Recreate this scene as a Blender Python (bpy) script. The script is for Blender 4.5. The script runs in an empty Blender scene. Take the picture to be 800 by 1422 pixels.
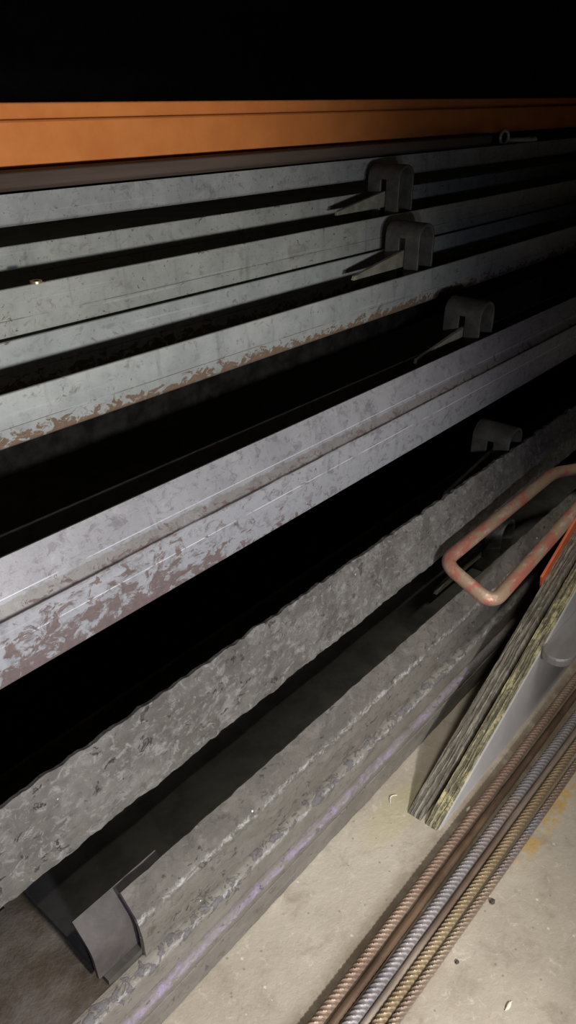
import bpy, bmesh, math, random
from mathutils import Vector, noise

random.seed(7)
S = bpy.context.scene
COL = S.collection

# ------------------------------------------------------------------ helpers
def tag(o, label=None, cat=None, group=None, kind=None):
    if label: o['label'] = label
    if cat: o['category'] = cat
    if group: o['group'] = group
    if kind: o['kind'] = kind
    return o

def empty(name, loc, label, cat, group=None):
    o = bpy.data.objects.new(name, None)
    o.empty_display_size = 0.05
    COL.objects.link(o)
    o.location = loc
    return tag(o, label, cat, group)

def root_loc(o):
    v = Vector((0, 0, 0))
    while o is not None:
        v += o.location
        o = o.parent
    return v

def obj(name, bm, mat, parent=None, loc=None, smooth=None, bevel=None):
    """bm holds world coordinates; the object is linked as one mesh."""
    org = root_loc(parent) if parent else Vector(loc or (0, 0, 0))
    bmesh.ops.translate(bm, verts=bm.verts, vec=-org)
    bmesh.ops.recalc_face_normals(bm, faces=bm.faces)
    me = bpy.data.meshes.new(name)
    bm.to_mesh(me)
    bm.free()
    if smooth is not None:
        me.shade_smooth()
        me.set_sharp_from_angle(angle=math.radians(smooth))
    o = bpy.data.objects.new(name, me)
    COL.objects.link(o)
    if parent:
        o.parent = parent
    else:
        o.location = org
    me.materials.append(mat)
    if bevel:
        b = o.modifiers.new('bevel', 'BEVEL')
        b.width = bevel
        b.segments = 2
        b.limit_method = 'ANGLE'
        b.angle_limit = math.radians(40)
    return o

def fillet(pts, rad):
    """round the inner corners of an open (y, z) polyline"""
    out = [Vector(pts[0])]
    for i in range(1, len(pts) - 1):
        p = Vector(pts[i]); a = Vector(pts[i - 1]) - p; b = Vector(pts[i + 1]) - p
        r = rad[i] if isinstance(rad, (list, tuple)) else rad
        if r <= 0:
            out.append(p); continue
        d = min(r, a.length * .45, b.length * .45)
        p0 = p + a.normalized() * d; p1 = p + b.normalized() * d
        for k in range(6):
            t = k / 5
            out.append(p0 * (1 - t) ** 2 + p * 2 * t * (1 - t) + p1 * t * t)
    out.append(Vector(pts[-1]))
    return out

def densify(pts, step):
    out = [pts[0]]
    for a, b in zip(pts, pts[1:]):
        n = max(1, int(math.ceil((b - a).length / step)))
        for k in range(1, n + 1):
            out.append(a.lerp(b, k / n))
    return out

def sheet_bm(pts, thick, x0, x1, step=None, dx=None, amp=0, freq=30, edge=0, seed=0, flip=1):
    """bent plate: an open (y, z) profile swept along X, with real thickness.
    UV: u = metres along X, v = metres along the profile from its first point."""
    P = densify([Vector(p) for p in pts], step or 1)
    n = len(P)
    N = []
    for i in range(n):
        a = P[max(0, i - 1)]; b = P[min(n - 1, i + 1)]
        t = (b - a).normalized()
        N.append(Vector((-t.y, t.x)) * flip)
    dist = [0]
    for a, b in zip(P, P[1:]):
        dist.append(dist[-1] + (b - a).length)
    nx = max(1, int((x1 - x0) / dx)) if dx else 1
    bm = bmesh.new()
    uv = bm.loops.layers.uv.new('UVMap')
    info = {}
    rows = []
    for k in range(nx + 1):
        x = x0 + (x1 - x0) * k / nx
        f, bk = [], []
        for i in range(n):
            p = P[i].copy(); d = 0
            if amp:
                q = Vector((x * freq + seed, p.x * freq, p.y * freq))
                d = amp * (noise.fractal(q, 0.9, 2.1, 5))
                d += amp * .8 * noise.noise(q * .25)
            if edge and dist[i] < .02:
                w = 1 - dist[i] / .02
                p += (P[0] - P[min(n - 1, 3)]).normalized() * edge * w * noise.fractal(Vector((x * 45 + seed, 3, 1)), .8, 2.2, 4)
            pf = p + N[i] * d
            v = bm.verts.new((x, pf.x, pf.y)); info[v] = (x, dist[i]); f.append(v)
            pb = p - N[i] * thick
            v = bm.verts.new((x, pb.x, pb.y)); info[v] = (x, dist[i]); bk.append(v)
        rows.append((f, bk))
    def q(*vs):
        try:
            fc = bm.faces.new(vs)
        except ValueError:
            return
        for l in fc.loops:
            l[uv].uv = info[l.vert]
    for k in range(nx):
        f0, b0 = rows[k]; f1, b1 = rows[k + 1]
        for i in range(n - 1):
            q(f0[i], f1[i], f1[i + 1], f0[i + 1])
            q(b0[i], b0[i + 1], b1[i + 1], b1[i])
        q(f0[0], b0[0], b1[0], f1[0])
        q(f0[-1], f1[-1], b1[-1], b0[-1])
    for f, b in (rows[0], rows[-1]):
        for i in range(n - 1):
            q(f[i], f[i + 1], b[i + 1], b[i])
    return bm

def box_bm(x0, x1, y0, y1, z0, z1, bm=None):
    bm = bm or bmesh.new()
    vs = [bm.verts.new((x, y, z)) for x in (x0, x1) for y in (y0, y1) for z in (z0, z1)]
    for f in ((0, 1, 3, 2), (4, 6, 7, 5), (0, 4, 5, 1), (2, 3, 7, 6), (0, 2, 6, 4), (1, 5, 7, 3)):
        bm.faces.new([vs[i] for i in f])
    return bm

def prism_bm(poly, axis, a0, a1, bm=None):
    """polygon extruded along an axis; poly is (x, z) for axis Y, (x, y) for Z, (y, z) for X"""
    bm = bm or bmesh.new()
    def pt(p, a):
        return {'Y': (p[0], a, p[1]), 'Z': (p[0], p[1], a), 'X': (a, p[0], p[1])}[axis]
    A = [bm.verts.new(pt(p, a0)) for p in poly]
    B = [bm.verts.new(pt(p, a1)) for p in poly]
    bm.faces.new(A); bm.faces.new(B[::-1])
    n = len(poly)
    for i in range(n):
        bm.faces.new((A[i], B[i], B[(i + 1) % n], A[(i + 1) % n]))
    return bm

def tube_bm(path, r, seg=16, radii=None):
    bm = bmesh.new()
    path = [Vector(p) for p in path]
    rings = []
    up = Vector((0, 0, 1))
    for i, p in enumerate(path):
        t = (path[min(i + 1, len(path) - 1)] - path[max(i - 1, 0)]).normalized()
        if abs(t.dot(up)) > .95: up = Vector((0, 1, 0))
        a = t.cross(up).normalized(); b = t.cross(a).normalized()
        rr = radii[i] if radii else r
        rings.append([bm.verts.new(p + a * rr * math.cos(2 * math.pi * k / seg) + b * rr * math.sin(2 * math.pi * k / seg)) for k in range(seg)])
    for r0, r1 in zip(rings, rings[1:]):
        for k in range(seg):
            bm.faces.new((r0[k], r0[(k + 1) % seg], r1[(k + 1) % seg], r1[k]))
    bm.faces.new(rings[0]); bm.faces.new(rings[-1][::-1])
    return bm

def bend_path(pts, rad, n=8):
    pts = [Vector(p) for p in pts]
    out = [pts[0]]
    for i in range(1, len(pts) - 1):
        p = pts[i]; a = pts[i - 1] - p; b = pts[i + 1] - p
        d = min(rad, a.length * .49, b.length * .49)
        p0 = p + a.normalized() * d; p1 = p + b.normalized() * d
        for k in range(n + 1):
            t = k / n
            out.append(p0 * (1 - t) ** 2 + p * 2 * t * (1 - t) + p1 * t * t)
    out.append(pts[-1])
    return out

# ---------------------------------------------------------------- materials
class MT:
    def __init__(s, name):
        s.m = bpy.data.materials.new(name); s.m.use_nodes = True
        s.t = s.m.node_tree; s.n = s.t.nodes; s.l = s.t.links
        s.b = s.n['Principled BSDF']
        s.obj = s.n.new('ShaderNodeTexCoord').outputs['Object']
    def put(s, sock, v):
        if isinstance(v, bpy.types.NodeSocket): s.l.new(v, sock)
        elif v is not None: sock.default_value = v
    def math(s, op, a, b=None, c=None, clamp=False):
        n = s.n.new('ShaderNodeMath'); n.operation = op; n.use_clamp = clamp
        s.put(n.inputs[0], a)
        if b is not None: s.put(n.inputs[1], b)
        if c is not None: s.put(n.inputs[2], c)
        return n.outputs[0]
    def noise(s, scale, detail=6, rough=.6, stretch=(1, 1, 1), vec=None, off=0, dist=0):
        mp = s.n.new('ShaderNodeMapping')
        s.l.new(vec or s.obj, mp.inputs[0]); mp.inputs['Scale'].default_value = stretch
        mp.inputs['Location'].default_value = (off, off * .7, off * .3)
        n = s.n.new('ShaderNodeTexNoise'); s.l.new(mp.outputs[0], n.inputs['Vector'])
        n.inputs['Scale'].default_value = scale; n.inputs['Detail'].default_value = detail
        n.inputs['Roughness'].default_value = rough; n.inputs['Distortion'].default_value = dist
        return n.outputs['Fac']
    def voro(s, scale, stretch=(1, 1, 1)):
        mp = s.n.new('ShaderNodeMapping'); s.l.new(s.obj, mp.inputs[0]); mp.inputs['Scale'].default_value = stretch
        n = s.n.new('ShaderNodeTexVoronoi'); s.l.new(mp.outputs[0], n.inputs['Vector']); n.inputs['Scale'].default_value = scale
        return n.outputs['Distance']
    def mix(s, f, a, b):
        n = s.n.new('ShaderNodeMix'); n.data_type = 'RGBA'
        s.put(n.inputs[0], f)
        for k, v in ((6, a), (7, b)):
            s.put(n.inputs[k], v if isinstance(v, bpy.types.NodeSocket) else (*v, 1))
        return n.outputs[2]
    def step(s, v, lo, hi):
        n = s.n.new('ShaderNodeMapRange'); n.interpolation_type = 'SMOOTHSTEP'
        s.put(n.inputs[0], v); n.inputs[1].default_value = lo; n.inputs[2].default_value = hi
        return n.outputs[0]
    def ramp(s, v, stops):
        n = s.n.new('ShaderNodeValToRGB'); s.put(n.inputs[0], v)
        e = n.color_ramp.elements
        e[0].position, e[0].color = stops[0][0], (stops[0][1],) * 3 + (1,)
        e[1].position, e[1].color = stops[-1][0], (stops[-1][1],) * 3 + (1,)
        for p, c in stops[1:-1]:
            x = e.new(p); x.color = (c, c, c, 1)
        return n.outputs[0]
    def uv(s):
        u = s.n.new('ShaderNodeUVMap'); u.uv_map = 'UVMap'
        sp = s.n.new('ShaderNodeSeparateXYZ'); s.l.new(u.outputs[0], sp.inputs[0])
        return sp.outputs[0], sp.outputs[1]
    def done(s, col, rough=.6, metal=0, bump=None, bs=.3, bd=.002, spec=.5):
        s.put(s.b.inputs['Base Color'], col if isinstance(col, bpy.types.NodeSocket) else (*col, 1))
        s.put(s.b.inputs['Roughness'], rough); s.put(s.b.inputs['Metallic'], metal)
        s.b.inputs['Specular IOR Level'].default_value = spec
        if bump is not None:
            n = s.n.new('ShaderNodeBump'); n.inputs['Strength'].default_value = bs; n.inputs['Distance'].default_value = bd
            s.l.new(bump, n.inputs['Height']); s.l.new(n.outputs[0], s.b.inputs['Normal'])
        return s.m

def steel(name, c1, c2, rust=(.10, .05, .03), vlen=.12, bias=((0, .0), (1, .0)), ubias=None, lines=(), fine=90,
          thr=.62, dirt=.5, rough=.55, metal=.25, bs=.25, bd=.0015, specks=False, off=0, rust2=None, zones=(), streak=.6, mott=None, hscale=(220, .6), soft=.05):
    m = MT(name)
    u, v = m.uv()
    col = m.mix(m.step(m.noise(14, 8, .65, off=off), .35, .68), c1, c2)
    vz = m.math('ADD', v, m.math('MULTIPLY', m.math('SUBTRACT', m.noise(60, 7, .75, (.5, 1, 1), off=off + 8), .5), .016)) if zones else v
    for (v0, v1, c, st) in zones:
        f = m.math('MULTIPLY', m.step(vz if v0 != .068 else v, v0, v0 + .002), m.step(vz if v1 != .066 else v, v1, v1 - .002))
        col = m.mix(m.math('MULTIPLY', f, st), col, c)
    if mott:
        for sc_, lo_, hi_, c, st in mott:
            col = m.mix(m.math('MULTIPLY', m.step(m.noise(sc_, 9, .72, (.75, 1, 1), off=off + sc_, dist=.7), lo_, hi_), st), col, c)
    # handling smudges across the face, oil and dust
    sm = m.step(m.noise(16, 4, .6, (3, .4, .4), off=off + 5), .56, .72)
    col = m.mix(m.math('MULTIPLY', sm, dirt * streak), col, tuple(c * .5 for c in c1))
    col = m.mix(m.math('MULTIPLY', m.step(m.noise(70, 5, .7, off=off + 9), .55, .75), dirt * .5), col, tuple(c * .45 for c in c2))
    # scratches along the bar
    sc = m.step(m.noise(60, 3, .5, (.04, 4, 4), off=off + 2), .62, .72)
    col = m.mix(m.math('MULTIPLY', sc, .25), col, tuple(min(1, c * 1.5) for c in c2))
    for (v0, w, c, st) in lines:
        d = m.math('ABSOLUTE', m.math('SUBTRACT', v, v0))
        if w > .002:
            d = m.math('ADD', d, m.math('MULTIPLY', m.math('SUBTRACT', m.noise(130, 7, .75, off=off + v0 * 50), .5), w * 3))
            f = m.math('MULTIPLY', m.step(d, w, 0), m.step(m.noise(85, 9, .8, (.6, 1, 1), off=off + v0 * 70, dist=.8), .42, .66))
        else:
            f = m.math('MULTIPLY', m.step(d, w, w * .4), m.step(m.noise(9, 4, .7, (1, .1, .1), off=off + v0 * 50), .36, .5))
        col = m.mix(m.math('MULTIPLY', f, st), col, c)
    b = m.ramp(m.math('DIVIDE', v, vlen, clamp=True), bias)
    if ubias:
        b = m.math('ADD', b, m.math('MULTIPLY', m.ramp(m.math('DIVIDE', u, 3.0, clamp=True), ubias[0]), m.ramp(m.math('DIVIDE', v, vlen, clamp=True), ubias[1])))
    rn = m.math('ADD', m.noise(fine, 9, .68, (.7, 1, 1), off=off + 3, dist=.6), b)
    rm = m.step(rn, thr, thr + soft)
    rc = m.mix(m.noise(150, 6, .7, off=off), tuple(c * .55 for c in rust), rust2 or tuple(min(1, c * 1.9) for c in rust))
    col = m.mix(m.math('MULTIPLY', rm, .92), col, rc)
    if specks:
        col = m.mix(m.step(m.voro(26), .045, .03), col, (.75, .73, .68))
    h = m.math('ADD', m.math('MULTIPLY', m.noise(hscale[0], 9, .75, (.7, 1, 1), off=off, dist=.5), hscale[1]), m.math('MULTIPLY', rm, .8))
    ro = m.math('ADD', m.math('MULTIPLY', rm, .3), rough, clamp=True)
    return m.done(col, ro, m.math('MULTIPLY', m.math('SUBTRACT', 1.0, rm), metal), h, bs, bd)

def plain(name, c1, c2, scale=30, rough=.6, metal=0, bs=.2, bd=.001, stretch=(1, 1, 1), lo=.35, hi=.65, spec=.5):
    m = MT(name)
    nz = m.noise(scale, 8, .65, stretch)
    return m.done(m.mix(m.step(nz, lo, hi), c1, c2), rough, metal, m.noise(scale * 4, 6, .7, stretch), bs, bd, spec)

# floor
def floor_mat():
    m = MT('concrete floor')
    big = m.step(m.noise(3.5, 6, .6), .3, .7)
    col = m.mix(big, (.35, .305, .245), (.47, .42, .345))
    col = m.mix(m.math('MULTIPLY', m.step(m.noise(22, 8, .7, off=2), .48, .72), .65), col, (.25, .21, .16))
    col = m.mix(m.math('MULTIPLY', m.step(m.noise(60, 6, .75, off=7, dist=1.2), .55, .7), .45), col, (.62, .57, .49))
    col = m.mix(m.math('MULTIPLY', m.step(m.voro(45), .10, .05), .6), col, (.17, .14, .11))
    col = m.mix(m.math('MULTIPLY', m.step(m.voro(31, (1.1, .9, 1)), .08, .05), .6), col, (.70, .66, .58))
    # yellow spray paint beside the bars
    sp = m.n.new('ShaderNodeSeparateXYZ'); m.l.new(m.obj, sp.inputs[0])
    dx = m.math('DIVIDE', m.math('SUBTRACT', sp.outputs[0], .90), .16)
    dy = m.math('DIVIDE', m.math('SUBTRACT', sp.outputs[1], .213), .022)
    d = m.math('ADD', m.math('MULTIPLY', dx, dx), m.math('MULTIPLY', dy, dy))
    yl = m.math('MULTIPLY', m.step(d, 1.1, .1), m.step(m.noise(55, 5, .7, off=4), .40, .58))
    col = m.mix(m.math('MULTIPLY', yl, .75), col, (.50, .30, .045))
    # rust wash under the bars, widened to paint their shadow on the floor
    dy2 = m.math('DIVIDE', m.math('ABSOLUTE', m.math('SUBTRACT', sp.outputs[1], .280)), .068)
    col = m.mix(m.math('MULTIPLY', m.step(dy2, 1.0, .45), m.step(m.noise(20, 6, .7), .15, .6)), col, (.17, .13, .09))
    # yellow green sawdust patch by the plywood corner
    dx3 = m.math('DIVIDE', m.math('SUBTRACT', sp.outputs[0], .74), .10)
    dy3 = m.math('DIVIDE', m.math('SUBTRACT', sp.outputs[1], .40), .035)
    d3 = m.math('ADD', m.math('MULTIPLY', dx3, dx3), m.math('MULTIPLY', dy3, dy3))
    col = m.mix(m.math('MULTIPLY', m.step(d3, 1.2, .1), .4), col, (.44, .40, .20))
    h = m.math('ADD', m.noise(40, 8, .7), m.math('MULTIPLY', m.noise(160, 6, .75, dist=.8), .5))
    return m.done(col, .8, 0, h, .45, .004, .3)
M_FLOOR = floor_mat()

GREY1, GREY2 = (.30, .31, .30), (.38, .39, .375)
M_A = steel('weathered grey steel', GREY1, GREY2, vlen=.045, bias=((0, .0), (.06, .02), (1, .0)), off=1, dirt=.9, mott=((34, .53, .66, (.18, .185, .17), .7), (90, .55, .66, (.14, .14, .125), .65)))
M_B = steel('grey steel with seam', (.31, .325, .29), (.40, .41, .37), vlen=.11, bias=((0, .04), (.05, -.05), (.5, -.05), (.72, .02), (1, .03)),
            lines=((.042, .0009, (.10, .10, .09), .8),), off=12, dirt=.8, mott=((30, .53, .68, (.23, .225, .18), .7), (80, .55, .66, (.17, .16, .13), .65)))
M_C = steel('grey steel with rusted edge', (.34, .36, .345), (.44, .455, .43), rust=(.115, .055, .026), vlen=.075,
            bias=((0, -.01), (.1, -.05), (.50, -.02), (.66, .08), (.80, .18), (1, .30)),
            lines=((.044, .0009, (.13, .12, .10), .8),), off=23, fine=75, dirt=.7, soft=.07, rust2=(.22, .13, .07), mott=((34, .55, .66, (.25, .25, .23), .65), (90, .57, .66, (.18, .15, .12), .6)))
M_D = steel('lilac grey steel', (.30, .293, .305), (.365, .358, .372), rust=(.085, .052, .044), vlen=.145,
            bias=((0, .04), (.04, -.05), (.25, -.04), (.33, .04), (.40, .11), (.44, .14), (.47, .02), (.50, -.04), (.85, -.02), (1, .06)),
            ubias=(((0, .26), (.17, .22), (.24, .07), (.34, .0), (1, .0)), ((0, .03), (.45, .03), (.49, .50), (.7, .62), (1, 1.0))),
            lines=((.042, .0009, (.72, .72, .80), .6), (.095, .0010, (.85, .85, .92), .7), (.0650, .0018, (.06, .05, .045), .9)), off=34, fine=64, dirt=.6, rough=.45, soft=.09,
            rust2=(.185, .13, .12), zones=((.068, .2, (.375, .385, .415), .75), (.046, .066, (.20, .18, .15), .6)),
            mott=((70, .50, .63, (.16, .145, .15), .6), (30, .58, .66, (.46, .45, .50), .4), (120, .56, .66, (.14, .12, .11), .5)))
M_E = steel('concrete crusted steel', (.125, .115, .10), (.20, .188, .168), rust=(.10, .088, .072), vlen=.125, bias=((0, .02), (.7, .02), (1, -.08)),
            off=45, fine=60, dirt=.4, streak=.2, rough=.85, metal=0, bs=1.0, bd=.006, specks=True, rust2=(.22, .205, .18), hscale=(75, 1.2), thr=.64,
            mott=((48, .50, .62, (.26, .25, .235), .7), (95, .53, .63, (.34, .325, .305), .7), (60, .56, .66, (.055, .048, .04), .7)),
            zones=((.112, .3, (.30, .275, .235), .6),))  # lighter zone paints the lit lower rim
M_F = steel('dusty concrete stained steel', (.095, .085, .074), (.145, .132, .115), rust=(.085, .07, .055), vlen=.10,
            bias=((0, -.02), (.30, .0), (.40, .03), (.5, .0), (.7, .02), (1, .02)),
            lines=((.040, .006, (.46, .45, .44), 1.0),), off=56, fine=70, dirt=.5, streak=.15, rough=.75, metal=.05, bs=.9, bd=.004, specks=True,  # pale line paints the highlight along the rounded edge
            rust2=(.19, .175, .16), hscale=(85, 1.1), mott=((40, .50, .62, (.18, .165, .15), .6), (80, .54, .64, (.05, .043, .036), .6)),
            zones=((.046, .2, (.17, .155, .13), .6),))
M_G = steel('layered dusty steel', (.155, .140, .117), (.205, .188, .16), rust=(.075, .068, .066), vlen=.14,
            bias=((0, .02), (.06, .13), (.17, .10), (.22, -.02), (.42, -.03), (.6, -.02), (1, .0)),
            lines=((.019, .005, (.40, .40, .42), .95), (.080, .012, (.27, .21, .33), 1.0), (.084, .006, (.38, .33, .42), .7)), off=67, fine=80, dirt=.5, streak=.15, rough=.75, metal=.05, bs=.7, bd=.003,  # first pale line is a painted highlight on the upper rounding
            rust2=(.20, .19, .20), hscale=(110, 1.0), mott=((70, .55, .65, (.095, .08, .06), .5),))
M_TONGUE = plain('brown grey tongue steel', (.038, .031, .029), (.065, .055, .051), 25, .7, 0, .3, .002)
M_WEB = plain('dark web plate steel', (.035, .033, .027), (.065, .06, .05), 22, .8, 0, .4, .002)  # one even dark tone for the web plates
M_GTOP = plain('brown dried concrete skin', (.045, .032, .018), (.095, .078, .066), 14, .8, 0, .7, .004)
M_DARK = plain('shade black steel', (.006, .0055, .005), (.015, .014, .013), 30, .9, 0, .4, .002, spec=.05)  # near-black colour stands in for shade on the hidden steel
M_STRAP = plain('dark pocket steel', (.070, .067, .058), (.115, .11, .098), 40, .5, .4, .3, .0015)
M_WEDGE = plain('olive grey wedge steel', (.22, .21, .155), (.34, .325, .25), 50, .5, .3, .3, .001)
M_ORANGE = plain('orange rack enamel', (.66, .215, .055), (.74, .26, .07), 10, .4, 0, .05, .0005)
M_BROWN = plain('added shade deck brown', (.060, .040, .027), (.105, .075, .055), 20, .8, 0, .5, .002, (.06, 1, 1))
M_TIMBER = plain('timber bearer', (.12, .085, .05), (.2, .15, .09), 20, .8, 0, .4, .002, (1, 1, .1))

# ------------------------------------------------------------------- setting
bm = box_bm(-4, 14, -3, 7, -.1, 0)
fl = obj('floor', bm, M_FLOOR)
tag(fl, kind='structure')
M_WALL = plain('dark block wall', (.03, .03, .032), (.045, .045, .048), 6, .9)
tag(obj('wall_back', box_bm(-4, 14, 6.9, 7, 0, 5), M_WALL), kind='structure')
tag(obj('wall_right', box_bm(13.9, 14, -3, 6.9, 0, 5), M_WALL), kind='structure')

# ---------------------------------------------------------------- steel forms
def tanp(A, y):                      # height of a line seen A degrees below the lens, at depth y
    return 1.0 - y * math.tan(math.radians(A))

def pocket(root, X, yc, zb, w, hgt, wlen=.20, mat=None, wmat=None, a=.028, wedge=True):
    """bent strap loop standing on the web, slotted for a wedge"""
    bm = bmesh.new()
    path = []
    nl, na = 8, 14
    for k in range(nl): path.append((-a, zb + (hgt - a) * k / nl))
    for k in range(na + 1):
        t = math.pi * k / na
        path.append((-a * math.cos(t), zb + hgt - a + a * math.sin(t)))
    for k in range(nl): path.append((a, zb + (hgt - a) * (1 - (k + 1) / nl)))
    sy = [-.5, -.25, -.085, .085, .25, .5]
    grid = [[bm.verts.new((X + p[0], yc + s * w, p[1])) for s in sy] for p in path]
    L = len(path)
    for i in range(L - 1):
        for j in range(5):
            zmid = (path[i][1] + path[i + 1][1]) / 2
            if j == 2 and path[i][0] < -a * .5 and path[i + 1][0] < -a * .3 and zb + .03 < zmid < zb + hgt - a - .004:
                continue
            bm.faces.new((grid[i][j], grid[i + 1][j], grid[i + 1][j + 1], grid[i][j + 1]))
    o = obj('stake_pocket', bm, mat or M_STRAP, root, smooth=50)
    s = o.modifiers.new('thickness', 'SOLIDIFY'); s.thickness = .006; s.offset = 0
    b = o.modifiers.new('bevel', 'BEVEL'); b.width = .0012; b.segments = 2; b.limit_method = 'ANGLE'
    if wedge:
        zt = zb + hgt - .052
        poly = [(X + a * .5, zt + .003), (X - a, zt), (X - wlen, zt - .026), (X - wlen - .004, zt - .034), (X - a, zt - .034), (X + a * .5, zt - .034)]
        wb = prism_bm(poly, 'Y', yc - .004, yc + .004)
        obj('wedge', wb, wmat or M_WEDGE, o, bevel=.001)
    return o

def form(label, x0, x1, front, rear, web, mat, thick=.006, frad=.004, fx0=None, rough=None, web_mat=None, rear_mat=None):
    """channel form: front flange and rear flange profiles (top to bottom), web = (y0, y1, z)"""
    yb = (front[-1][0] + web[1]) / 2
    zb = min(p[1] for p in front + rear + [(0, web[2] - .008)])
    r = empty('steel_form', ((x0 + x1) / 2, yb, zb), label, 'steel form', 'stacked steel forms')
    rg = rough or {}
    bm = sheet_bm(fillet(front, frad), thick, fx0 if fx0 is not None else x0, x1, step=rg.get('step', .02), dx=rg.get('dx', .25),
                  amp=rg.get('amp', 0), freq=rg.get('freq', 30), edge=rg.get('edge', 0), seed=rg.get('seed', 0), flip=-1)
    obj('front_flange', bm, mat, r, smooth=60 if rough else 35, bevel=None if rough else .0014)
    bm = sheet_bm(fillet(rear, .003), thick, x0, x1, step=.02, dx=.25, flip=-1)
    obj('rear_flange', bm, rear_mat or mat, r, smooth=35, bevel=.0014)
    bm = box_bm(x0, x1, web[0], web[1], web[2] - .008, web[2])
    obj('web_plate', bm, web_mat or M_WEB, r)
    return r

X1 = 3.3
# rearmost three forms, side by side
A = form('rearmost grey steel form, directly below the brown timber and orange beam', -.35, X1,
         [(1.100, tanp(6.77, 1.1)), (1.098, .828), (1.104, .824)],
         [(1.205, .8690), (1.205, .826)], (1.106, 1.203, .833), M_A)
B = form('second grey steel form from the orange beam, with a thin seam along its face', -.35, X1,
         [(.973, tanp(13.5, .973)), (.970, .703), (.976, .690), (.985, .684)],
         [(1.082, tanp(10.45, 1.082)), (1.080, .690)], (.982, 1.080, .700), M_B, frad=.008)
pocket(B, 1.57, 1.028, .700, .084, .160)
Cf = form('third grey steel form from the orange beam, lower edge of its face bitten by rust', -.35, X1,
          [(.840, tanp(21.15, .84)), (.838, .644), (.843, .606), (.850, .602)],
          [(.952, tanp(17.35, .952)), (.950, .606)], (.852, .950, .612), M_C, frad=.006)
pocket(Cf, 1.455, .896, .612, .084, .150)
# dark form under the third one
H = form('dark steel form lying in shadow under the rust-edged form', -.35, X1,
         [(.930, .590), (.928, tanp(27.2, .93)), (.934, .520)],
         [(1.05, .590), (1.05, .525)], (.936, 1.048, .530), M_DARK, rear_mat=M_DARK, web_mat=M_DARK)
form('unseen dark form added behind the crusted form to block light', -.1, 2.9,
     [(.850, .400), (.850, .012), (.856, .006)], [(.930, .400), (.930, .006)], (.857, .928, .014), M_DARK, rear_mat=M_DARK, web_mat=M_DARK)  # added out of sight to keep lamp light off the floor behind
# the broad lilac grey form in the middle
D = form('broad lilac-grey steel form across the middle, crease and rust patches along its face', -.35, X1,
         [(.678, tanp(32.7, .678)), (.655, tanp(37.0, .655) + .001), (.6505, tanp(37.1, .6505)), (.649, tanp(41.4, .649)), (.653, .426)],
         [(.786, tanp(31.25, .786)), (.786, .478)], (.662, .784, .492), M_D, frad=[0, .002, .002, .003, 0])
pocket(D, 1.445, .733, .492, .084, .136)
# concrete crusted form
Ef = form('steel form crusted with rough dried concrete, ragged upper edge', -.35, X1,
          [(.556, tanp(48.4, .556)), (.545, .33), (.536, .268), (.545, .262)],
          [(.656, .303), (.656, .268)], (.548, .655, .288), M_E, frad=.008,
          rough=dict(step=.004, dx=.004, amp=.0022, freq=55, edge=.0035, seed=3))
pocket(Ef, 1.38, .605, .288, .082, .118)
# lower form whose left end shows
F = form('dusty steel form whose left end with joint tongue shows at lower left', .238, X1,
         [(.488, tanp(58.02, .488)), (.4625, tanp(60.2, .4625)), (.458, .170), (.457, .133)],
         [(.642, .258), (.642, .134)], (.463, .640, .140), M_F, frad=[0, .010, .006, 0], fx0=.285,
         rough=dict(step=.006, dx=.008, amp=.0016, freq=45, edge=.0015, seed=11))
pocket(F, 1.28, .55, .140, .082, .117)
tb = sheet_bm(fillet([(.506, tanp(57.35, .506)), (.476, .183), (.4715, .141)], [0, .014, 0]), .005, .232, .350, step=.004, dx=.02, flip=-1)
t = obj('joint_tongue', tb, M_TONGUE, F, smooth=50)
t['label'] = 'dark curved joint tongue'
# bottom form, face up on the floor
Gr = empty('steel_form', (1.5, .55, 0), 'bottom steel form lying face up on the concrete floor, layered dusty front edge', 'steel form', 'stacked steel forms')
gp = fillet([(.640, .1305), (.462, .1305), (.451, .1295), (.4455, .121), (.4455, .0865), (.4530, .0855), (.4530, .0805), (.4430, .078), (.4405, .071), (.4405, .058), (.4440, .052), (.4515, .051), (.4515, .0465), (.4450, .045), (.4465, .002)],
            [0, 0, .004, .006, .001, 0, 0, .003, .004, .004, .004, .001, 0, .001, 0])
bm = sheet_bm(gp[1:], .005, -.35, X1, step=.005, dx=.01, amp=.0010, freq=55, seed=21, flip=-1)
obj('front_flange', bm, M_G, Gr, smooth=60)
bm = sheet_bm([(.640, .1305), (.462, .1305)], .005, -.35, X1, step=.02, dx=.03, amp=.0008, freq=30, seed=4, flip=-1)
obj('top_plate', bm, M_GTOP, Gr, smooth=60)
bm = sheet_bm([(.640, .1305), (.642, .002)], .005, -.35, X1, step=.05, flip=1)
obj('rear_flange', bm, M_DARK, Gr)

# timber cradles that carry the upper forms, outside the lit part of the stack
def cradle(x, label):
    r = empty('timber_cradle', (x, .9, 0), label, 'timber cradle', 'timber cradles under the forms')
    for (y0, y1, z) in ((.70, .775, .482), (.86, .92, .592), (.94, 1.04, .518), (.99, 1.07, .682), (1.11, 1.20, .820)):
        pass
    obj('post', box_bm(x, x + .09, .70, .775, 0, .476), M_TIMBER, r, bevel=.002)
    obj('post', box_bm(x, x + .09, .86, .915, 0, .594), M_TIMBER, r, bevel=.002)
    obj('post', box_bm(x, x + .09, .945, 1.03, 0, .515), M_TIMBER, r, bevel=.002)
    obj('post', box_bm(x, x + .09, 1.060, 1.078, 0, .680), M_TIMBER, r, bevel=.002)
    obj('post', box_bm(x, x + .09, 1.11, 1.20, 0, .822), M_TIMBER, r, bevel=.002)
cradle(2.95, 'timber posts in the dark under the far ends of the steel forms')
cradle(-.28, 'timber posts under the near left ends of the steel forms')

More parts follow.
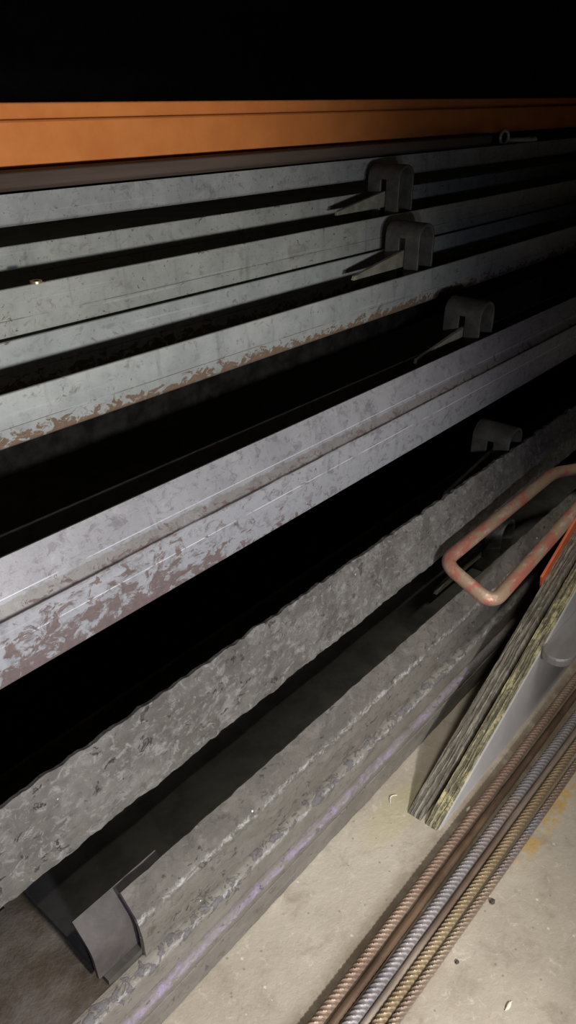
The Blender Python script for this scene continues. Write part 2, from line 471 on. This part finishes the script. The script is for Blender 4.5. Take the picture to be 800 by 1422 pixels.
# ---------------------------------------------------------------- pallet rack
R = empty('pallet_rack', (1.2, 1.19, 0), 'orange pallet rack beam with a stepped face behind the steel forms', 'pallet rack')
ry = 1.156
prof = [(ry, .8980), (ry, .9615), (ry + .0025, .9645), (ry + .012, .9645), (ry + .014, .9665), (ry + .014, .9863), (ry + .016, .9883), (ry + .070, .9883), (ry + .070, .8980)]
obj('beam', prism_bm(prof, 'X', -1.0, 3.6), M_ORANGE, R, bevel=.0015)
for x in (-1.075, 3.6):
    obj('upright', box_bm(x, x + .075, ry - .005, ry + .075, 0, 1.6), M_ORANGE, R, bevel=.004)
obj('shade_deck', box_bm(-1.0, 3.6, .02, 1.24, 1.30, 1.34), M_BROWN, R, bevel=.003)  # unseen deck, added to shade the stack from the overhead lamp
zb = tanp(6.77, 1.1) + .0006
tb = prism_bm([(1.118, zb), (1.109, zb + .007), (1.1065, .8960), (1.110, .8975), (1.200, .8975), (1.200, zb)], 'X', -.6, 2.2)
tim = obj('timber_batten', tb, M_BROWN, loc=(.8, 1.155, zb), bevel=.002)
tag(tim, 'brown timber batten lying on the rearmost form, just below the orange beam', 'timber')

# ------------------------------------------------------------------- rebar
def rebar_bm(ya, yb, r, ribs, z, xa=.30, xb=1.75, phase=0):
    bm = bmesh.new()
    ly = bm.verts.layers.float.new('rib')
    pitch = .0085; n = int((xb - xa) / (pitch / 5)) if ribs else 150
    seg = 20; rings = []
    for i in range(n + 1):
        x = xa + (xb - xa) * i / n
        y = ya + (yb - ya) * (x - .42) / .68
        y += .0012 * noise.noise(Vector((x * 3, phase, 0)))
        ring = []
        for k in range(seg):
            t = 2 * math.pi * k / seg
            rr = r
            if ribs:
                side = abs(math.sin(t))                 # 0 at the two lengthwise ribs
                ph = (x / pitch + phase + (.9 * math.cos(t) * (1 if math.sin(t) > 0 else -1))) % 1
                rr += .0017 * min(1, 1.5 * max(0, 1 - abs(ph - .5) / .30)) * min(1, side * 2.2)
                if side < .16: rr += .0009
            else:
                rr += .0004 * noise.noise(Vector((x * 40, k, phase)))
            nv = bm.verts.new((x, y + rr * math.cos(t), z + rr * math.sin(t))); nv[ly] = (rr - r) / .0017; ring.append(nv)
        rings.append(ring)
    for r0, r1 in zip(rings, rings[1:]):
        for k in range(seg):
            bm.faces.new((r0[k], r0[(k + 1) % seg], r1[(k + 1) % seg], r1[k]))
    bm.faces.new(rings[0]); bm.faces.new(rings[-1][::-1])
    return bm

def bar_mat(name, c1, c2, c3, f=26, ribs=True):
    m = MT(name)
    col = m.mix(m.step(m.noise(f, 8, .7, (.25, 1, 1)), .4, .62), c1, c2)
    col = m.mix(m.step(m.noise(4, 3, .6, (1, .3, .3), off=c1[0] * 90), .5, .66), col, c3)
    if ribs:                                                    # darker rust brown mixed into the valleys between the ribs
        at = m.n.new('ShaderNodeAttribute'); at.attribute_name = 'rib'
        col = m.mix(m.math('MULTIPLY', m.step(at.outputs['Fac'], .75, .1), .6), col, (.10, .055, .035))
    return m.done(col, .5, .25, m.noise(260, 5, .7), .4, .001)
bars = [
    ('rebar', .3015, .3035, .0062, True, .0076, ((.25, .17, .125), (.37, .27, .205), (.28, .17, .135)), 'rusty pink ribbed rebar nearest the steel forms'),
    ('steel_rod', .2862, .2870, .0060, False, .0060, ((.07, .042, .026), (.135, .085, .052), (.18, .105, .06)), 'smooth dark brown rusted rod, second from the steel forms'),
    ('rebar', .2700, .2635, .0066, True, .0080, ((.24, .24, .27), (.36, .345, .35), (.30, .235, .20)), 'silvery blue-grey ribbed rebar, third from the steel forms'),
    ('steel_rod', .2565, .2495, .0052, False, .0052, ((.20, .155, .12), (.30, .25, .20), (.13, .085, .06)), 'thin pale smooth rod, fourth from the steel forms'),
    ('rebar', .2440, .2362, .0056, True, .0070, ((.30, .225, .13), (.40, .32, .19), (.27, .18, .13)), 'tan ribbed rebar, fifth from the steel forms'),
    ('rebar', .2298, .2185, .0050, True, .0064, ((.24, .18, .14), (.34, .28, .20), (.24, .24, .28)), 'outermost ribbed rebar lying against the open concrete floor'),
]
for i, (nm, ya, yb, r, ribs, z, cs, lab) in enumerate(bars):
    bm = rebar_bm(ya, yb, r, ribs, z, .30 + .004 * i, 1.75 - .02 * i, i * .37)
    o = obj(nm, bm, bar_mat('bar steel %d' % i, *cs, ribs=ribs), loc=(1.0, (ya + yb) / 2, 0), smooth=50 if ribs else 60)
    tag(o, lab, 'rebar' if ribs else 'steel rod', 'bars lying on the floor')

# --------------------------------------------------------------- plywood panels
def ply_edge(name, c_dark, c_light, c_worn, worn):
    m = MT(name)
    sp = m.n.new('ShaderNodeSeparateXYZ'); m.l.new(m.obj, sp.inputs[0])
    along = m.math('ADD', m.math('MULTIPLY', sp.outputs[0], .874), m.math('MULTIPLY', sp.outputs[2], .485))
    cb = m.n.new('ShaderNodeCombineXYZ'); m.l.new(along, cb.inputs[0]); m.l.new(sp.outputs[1], cb.inputs[1])
    v = cb.outputs[0]
    ply = m.step(m.noise(230, 3, .5, (.03, 1, 1), vec=v), .44, .56)         # veneer layers across the thickness
    fib = m.noise(130, 8, .75, (.30, 1, 1), vec=v, off=4)
    col = m.mix(m.step(fib, .38, .62), c_dark, c_light)
    col = m.mix(m.math('MULTIPLY', ply, .6), col, tuple(c * .5 for c in c_dark))
    col = m.mix(m.step(m.noise(45, 8, .75, (.6, 1, 1), vec=v, off=3), worn, worn + .10), col, c_worn)
    h = m.math('ADD', fib, m.math('MULTIPLY', ply, -.9))
    return m.done(col, .9, 0, h, 1.0, .005)
M_PLY = ply_edge('weathered plywood edge', (.15, .13, .10), (.38, .35, .28), (.44, .39, .26), .58)
M_PLY2 = ply_edge('yellowed plywood edge', (.16, .14, .085), (.42, .38, .25), (.60, .53, .28), .50)
M_PLYF = plain('smooth grey form ply face', (.36, .345, .345), (.45, .435, .43), 14, .5, 0, .1, .0008, (.5, 1, .5))
M_RAIL = plain('yellow edge band', (.42, .37, .17), (.56, .50, .26), 60, .8, 0, .4, .002)

def panel_poly(p, slope_pts):
    return p

def ragged(x0, z0, x1, z1, n, amp, seed):
    d = Vector((x1 - x0, z1 - z0)); nrm = Vector((-d.y, d.x)).normalized()
    out = []
    for k in range(n + 1):
        t = k / n
        o = amp * noise.fractal(Vector((t * 40 + seed, seed, 0)), .8, 2.1, 4) if 0 < k < n else 0
        out.append((x0 + d.x * t + nrm.x * o, z0 + d.y * t + nrm.y * o))
    return out
# (x, z) outlines: the slanted left edge climbs from the floor, the sheets stand on their bottom edges
P1 = empty('plywood_panel', (1.2, .370, 0), 'weathered plywood panel with red pipe handle and orange bracket, beside the steel forms', 'plywood panel', 'slanted plywood panels')
edge1 = ragged(.752, .004, 1.330, .297, 90, .0022, 2)
poly1 = [(.748, 0)] + edge1 + [(1.62, .297), (1.62, 0)]
obj('plywood_sheet', prism_bm(poly1, 'Y', .3625, .3865), M_PLY, P1)
P2 = empty('plywood_panel', (1.2, .342, 0), 'grey-faced plywood panel with steel tongue bracket, between plywood panel with handle and rebar', 'plywood panel', 'slanted plywood panels')
edge2 = ragged(.752, .004, 1.330, .297, 90, .0022, 9)
poly2 = [(.748, 0)] + edge2 + [(1.62, .297), (1.62, 0)]
obj('plywood_sheet', prism_bm(poly2, 'Y', .3335, .3545), M_PLY2, P2)
e3 = [(x + .003, max(0, z - .003)) for x, z in [(.752, .004), (1.330, .294)]]
obj('face_sheet', prism_bm([(.752, 0)] + e3 + [(1.62, .294), (1.62, 0)], 'Y', .3305, .3333), M_PLYF, P2)['label'] = 'smooth grey face'
# steel tongue bracket
tg = []
cx, cz = 1.085, .165
for k in range(13):
    t = math.pi / 2 + math.pi * k / 12
    tg.append((1.075 + .026 * math.cos(t), .306 + .026 * math.sin(t)))
tg += [(1.45, .280), (1.45, .3302)]
obj('steel_tongue', prism_bm(tg, 'Z', .150, .166), plain('bare steel tongue', (.30, .285, .28), (.40, .385, .375), 20, .4, .5, .1, .0008, (.2, 1, 1)), P2, bevel=.003)['label'] = 'grey steel tongue with rounded end'
# red pipe handle
def red_mat():
    m = MT('worn red paint on pipe')
    col = m.mix(m.step(m.noise(32, 8, .7, (.6, 1, 1)), .46, .60), (.40, .28, .19), (.46, .16, .12))
    col = m.mix(m.step(m.noise(60, 7, .7, (.5, 1, 1), off=6), .54, .66), col, (.50, .40, .33))
    col = m.mix(m.step(m.noise(80, 6, .7, off=9), .62, .72), col, (.11, .06, .035))
    return m.done(col, .36, .25, m.noise(140, 6, .7), .5, .0018)
hp = bend_path([(1.62, .372, .300), (1.56, .455, .292), (1.42, .490, .318), (1.012, .508, .292), (.995, .403, .262), (1.235, .4035, .288), (1.40, .4035, .308)], .030, 10)
obj('pipe_handle', tube_bm(hp, .0122, 20), red_mat(), P1, smooth=60)['label'] = 'red pipe handle with worn paint'
br = prism_bm([(1.165, .235), (1.36, .337), (1.45, .337), (1.45, .14), (1.19, .14)], 'Y', .3868, .3915)
obj('bracket', br, plain('bright orange red paint', (.55, .10, .03), (.62, .14, .05), 30, .5, 0, .1, .001), P1, bevel=.001)['label'] = 'orange steel bracket plate'

# --------------------------------------------------------------- small things
def crumb(name, x, y, s, mat, label, cat, seed, flat=.6, group=None):
    bm = bmesh.new()
    bmesh.ops.create_icosphere(bm, subdivisions=2, radius=1)
    for v in bm.verts:
        k = 1 + .45 * noise.noise(v.co * 1.7 + Vector((seed, 0, 0)))
        v.co = Vector((v.co.x * s[0] * k + x, v.co.y * s[1] * k + y, v.co.z * s[2] * k))
    zm = min(v.co.z for v in bm.verts)
    for v in bm.verts: v.co.z -= zm
    o = obj(name, bm, mat, loc=(x, y, 0), smooth=30)
    return tag(o, label, cat, group)
M_CR = plain('dark grit', (.05, .04, .03), (.1, .08, .06), 80, .9)
M_CH = plain('pale chip', (.62, .58, .50), (.74, .70, .62), 80, .8)
crumb('grit_crumb', .695, .212, (.0045, .0032, .003), M_CR, 'larger dark crumb on the floor right of the rebar, nearer the yellow paint', 'crumb', 1)
crumb('grit_crumb', .588, .208, (.003, .0024, .002), M_CR, 'smaller dark crumb on the floor close beside the outermost rebar', 'crumb', 5)
crumb('pale_chip', .581, .132, (.0075, .0022, .0015), M_CH, 'pale sliver of wood on the floor near the bottom right corner', 'chip', 8)
crumb('pale_chip', .815, .316, (.006, .0018, .002), M_CH, 'pale chip on the floor between plywood corner and rebar', 'chip', 11)
# white curl of wire
cp = [(.745 + .02 * k / 10, .417 + .006 * math.sin(k / 10 * 3), .0012 + .001 * math.sin(k / 10 * 3.1)) for k in range(11)]
o = obj('wood_shaving', tube_bm(cp, .0010, 8), M_CH, loc=(.755, .417, 0), smooth=60)
tag(o, 'white curled shaving on the floor left of the plywood corner', 'shaving')
# washer on the edge of the second form
bm = bmesh.new()
wx, wy, wz = .60, .976, tanp(13.5, .973) + .0002
rg = []
for k in range(24):
    t = 2 * math.pi * k / 24
    rg.append([bm.verts.new((wx + rr * math.cos(t), wy + rr * math.sin(t), wz + zz)) for rr, zz in ((.0085, 0), (.0085, .003), (.0045, .003), (.0045, 0))])
for k in range(24):
    a, b = rg[k], rg[(k + 1) % 24]
    for j in range(4):
        bm.faces.new((a[j], a[(j + 1) % 4], b[(j + 1) % 4], b[j]))
o = obj('washer', bm, plain('tarnished brass', (.5, .38, .2), (.65, .52, .32), 60, .35, .8), loc=(wx, wy, wz), smooth=30)
tag(o, 'small brass washer lying on the top edge of the seamed grey form', 'washer')
# ring headed pin lying across the rearmost form
pr = empty('ring_pin', (2.35, 1.12, .869), 'dim steel pin with ring head lying across the rearmost form in the dark', 'pin')
bm = tube_bm([(2.33, 1.124, .8775), (2.47, 1.100, .8775)], .0075, 14)
M_PIN = plain('bare bright steel', (.55, .54, .50), (.7, .69, .65), 40, .35, .3)
obj('shank', bm, M_PIN, pr, smooth=50)
ring = [(2.312 + .018 * math.cos(t), 1.126 - .004 * math.cos(t), .8865 + .018 * math.sin(t)) for t in [2 * math.pi * k / 24 for k in range(25)]]
bm = tube_bm(ring, .0045, 10)
obj('ring', bm, M_PIN, pr, smooth=60)

# ------------------------------------------------------------------- light
w = bpy.data.worlds.new('World'); S.world = w; w.use_nodes = True
w.node_tree.nodes['Background'].inputs[0].default_value = (.8, .9, 1, 1)
w.node_tree.nodes['Background'].inputs[1].default_value = .002
def aim(o, p):
    o.rotation_euler = (Vector(p) - o.location).to_track_quat('-Z', 'Y').to_euler()
L = bpy.data.lights.new('work_lamp', 'SPOT')
L.energy = 64; L.color = (1.0, .97, .92); L.spot_size = math.radians(114); L.spot_blend = .5; L.shadow_soft_size = .035
lo = bpy.data.objects.new('work_lamp', L); COL.objects.link(lo)
lo.location = (.20, -.50, .73)
aim(lo, (.06, .60, .42))
# cool fill spot added at left to tint the stack lilac
L3 = bpy.data.lights.new('cool_fill', 'SPOT')
L3.energy = 22; L3.color = (.70, .74, 1.0); L3.spot_size = math.radians(90); L3.spot_blend = .8; L3.shadow_soft_size = .04
l3 = bpy.data.objects.new('cool_fill', L3); COL.objects.link(l3)
l3.location = (-.10, -.50, .74)
aim(l3, (.35, .75, .45))
# overhead aisle fixture; the added deck shades the stack from it
L2 = bpy.data.lights.new('aisle_lamp', 'AREA')
L2.shape = 'RECTANGLE'; L2.size = 1.2; L2.size_y = .15; L2.energy = 29; L2.color = (1, .95, .86)
l2 = bpy.data.objects.new('aisle_lamp', L2); COL.objects.link(l2)
l2.location = (.7, -.60, 2.6)
aim(l2, (.7, .1, 0))

# ------------------------------------------------------------------ camera
f = 1050.0
vx, vu = 1420 - 400, 711 - 130
n = math.sqrt(vx * vx + vu * vu + f * f)
Xc = Vector((vx, vu, f)) / n                      # world X in (right, up, forward)
p = math.atan2(vu, f)
Zc = Vector((0, math.cos(p), -math.sin(p)))       # world Z
Yc = -Zc.cross(Xc)
right = Vector((Xc.x, Yc.x, Zc.x)); up = Vector((Xc.y, Yc.y, Zc.y)); fwd = Vector((Xc.z, Yc.z, Zc.z))
cam = bpy.data.cameras.new('camera')
co = bpy.data.objects.new('camera', cam); COL.objects.link(co)
from mathutils import Matrix
Mx = Matrix((right, up, -fwd)).transposed().to_4x4()
Mx.translation = Vector((0, 0, 1.0))
co.matrix_world = Mx
cam.sensor_fit = 'VERTICAL'; cam.sensor_height = 24.0
cam.lens = 24.0 * f / 1422
cam.clip_start = .01
S.camera = co
S.view_settings.view_transform = 'Standard'
S.view_settings.look = 'None'
S.view_settings.exposure = 0
S.view_settings.gamma = 1
S.view_settings.use_curve_mapping = False
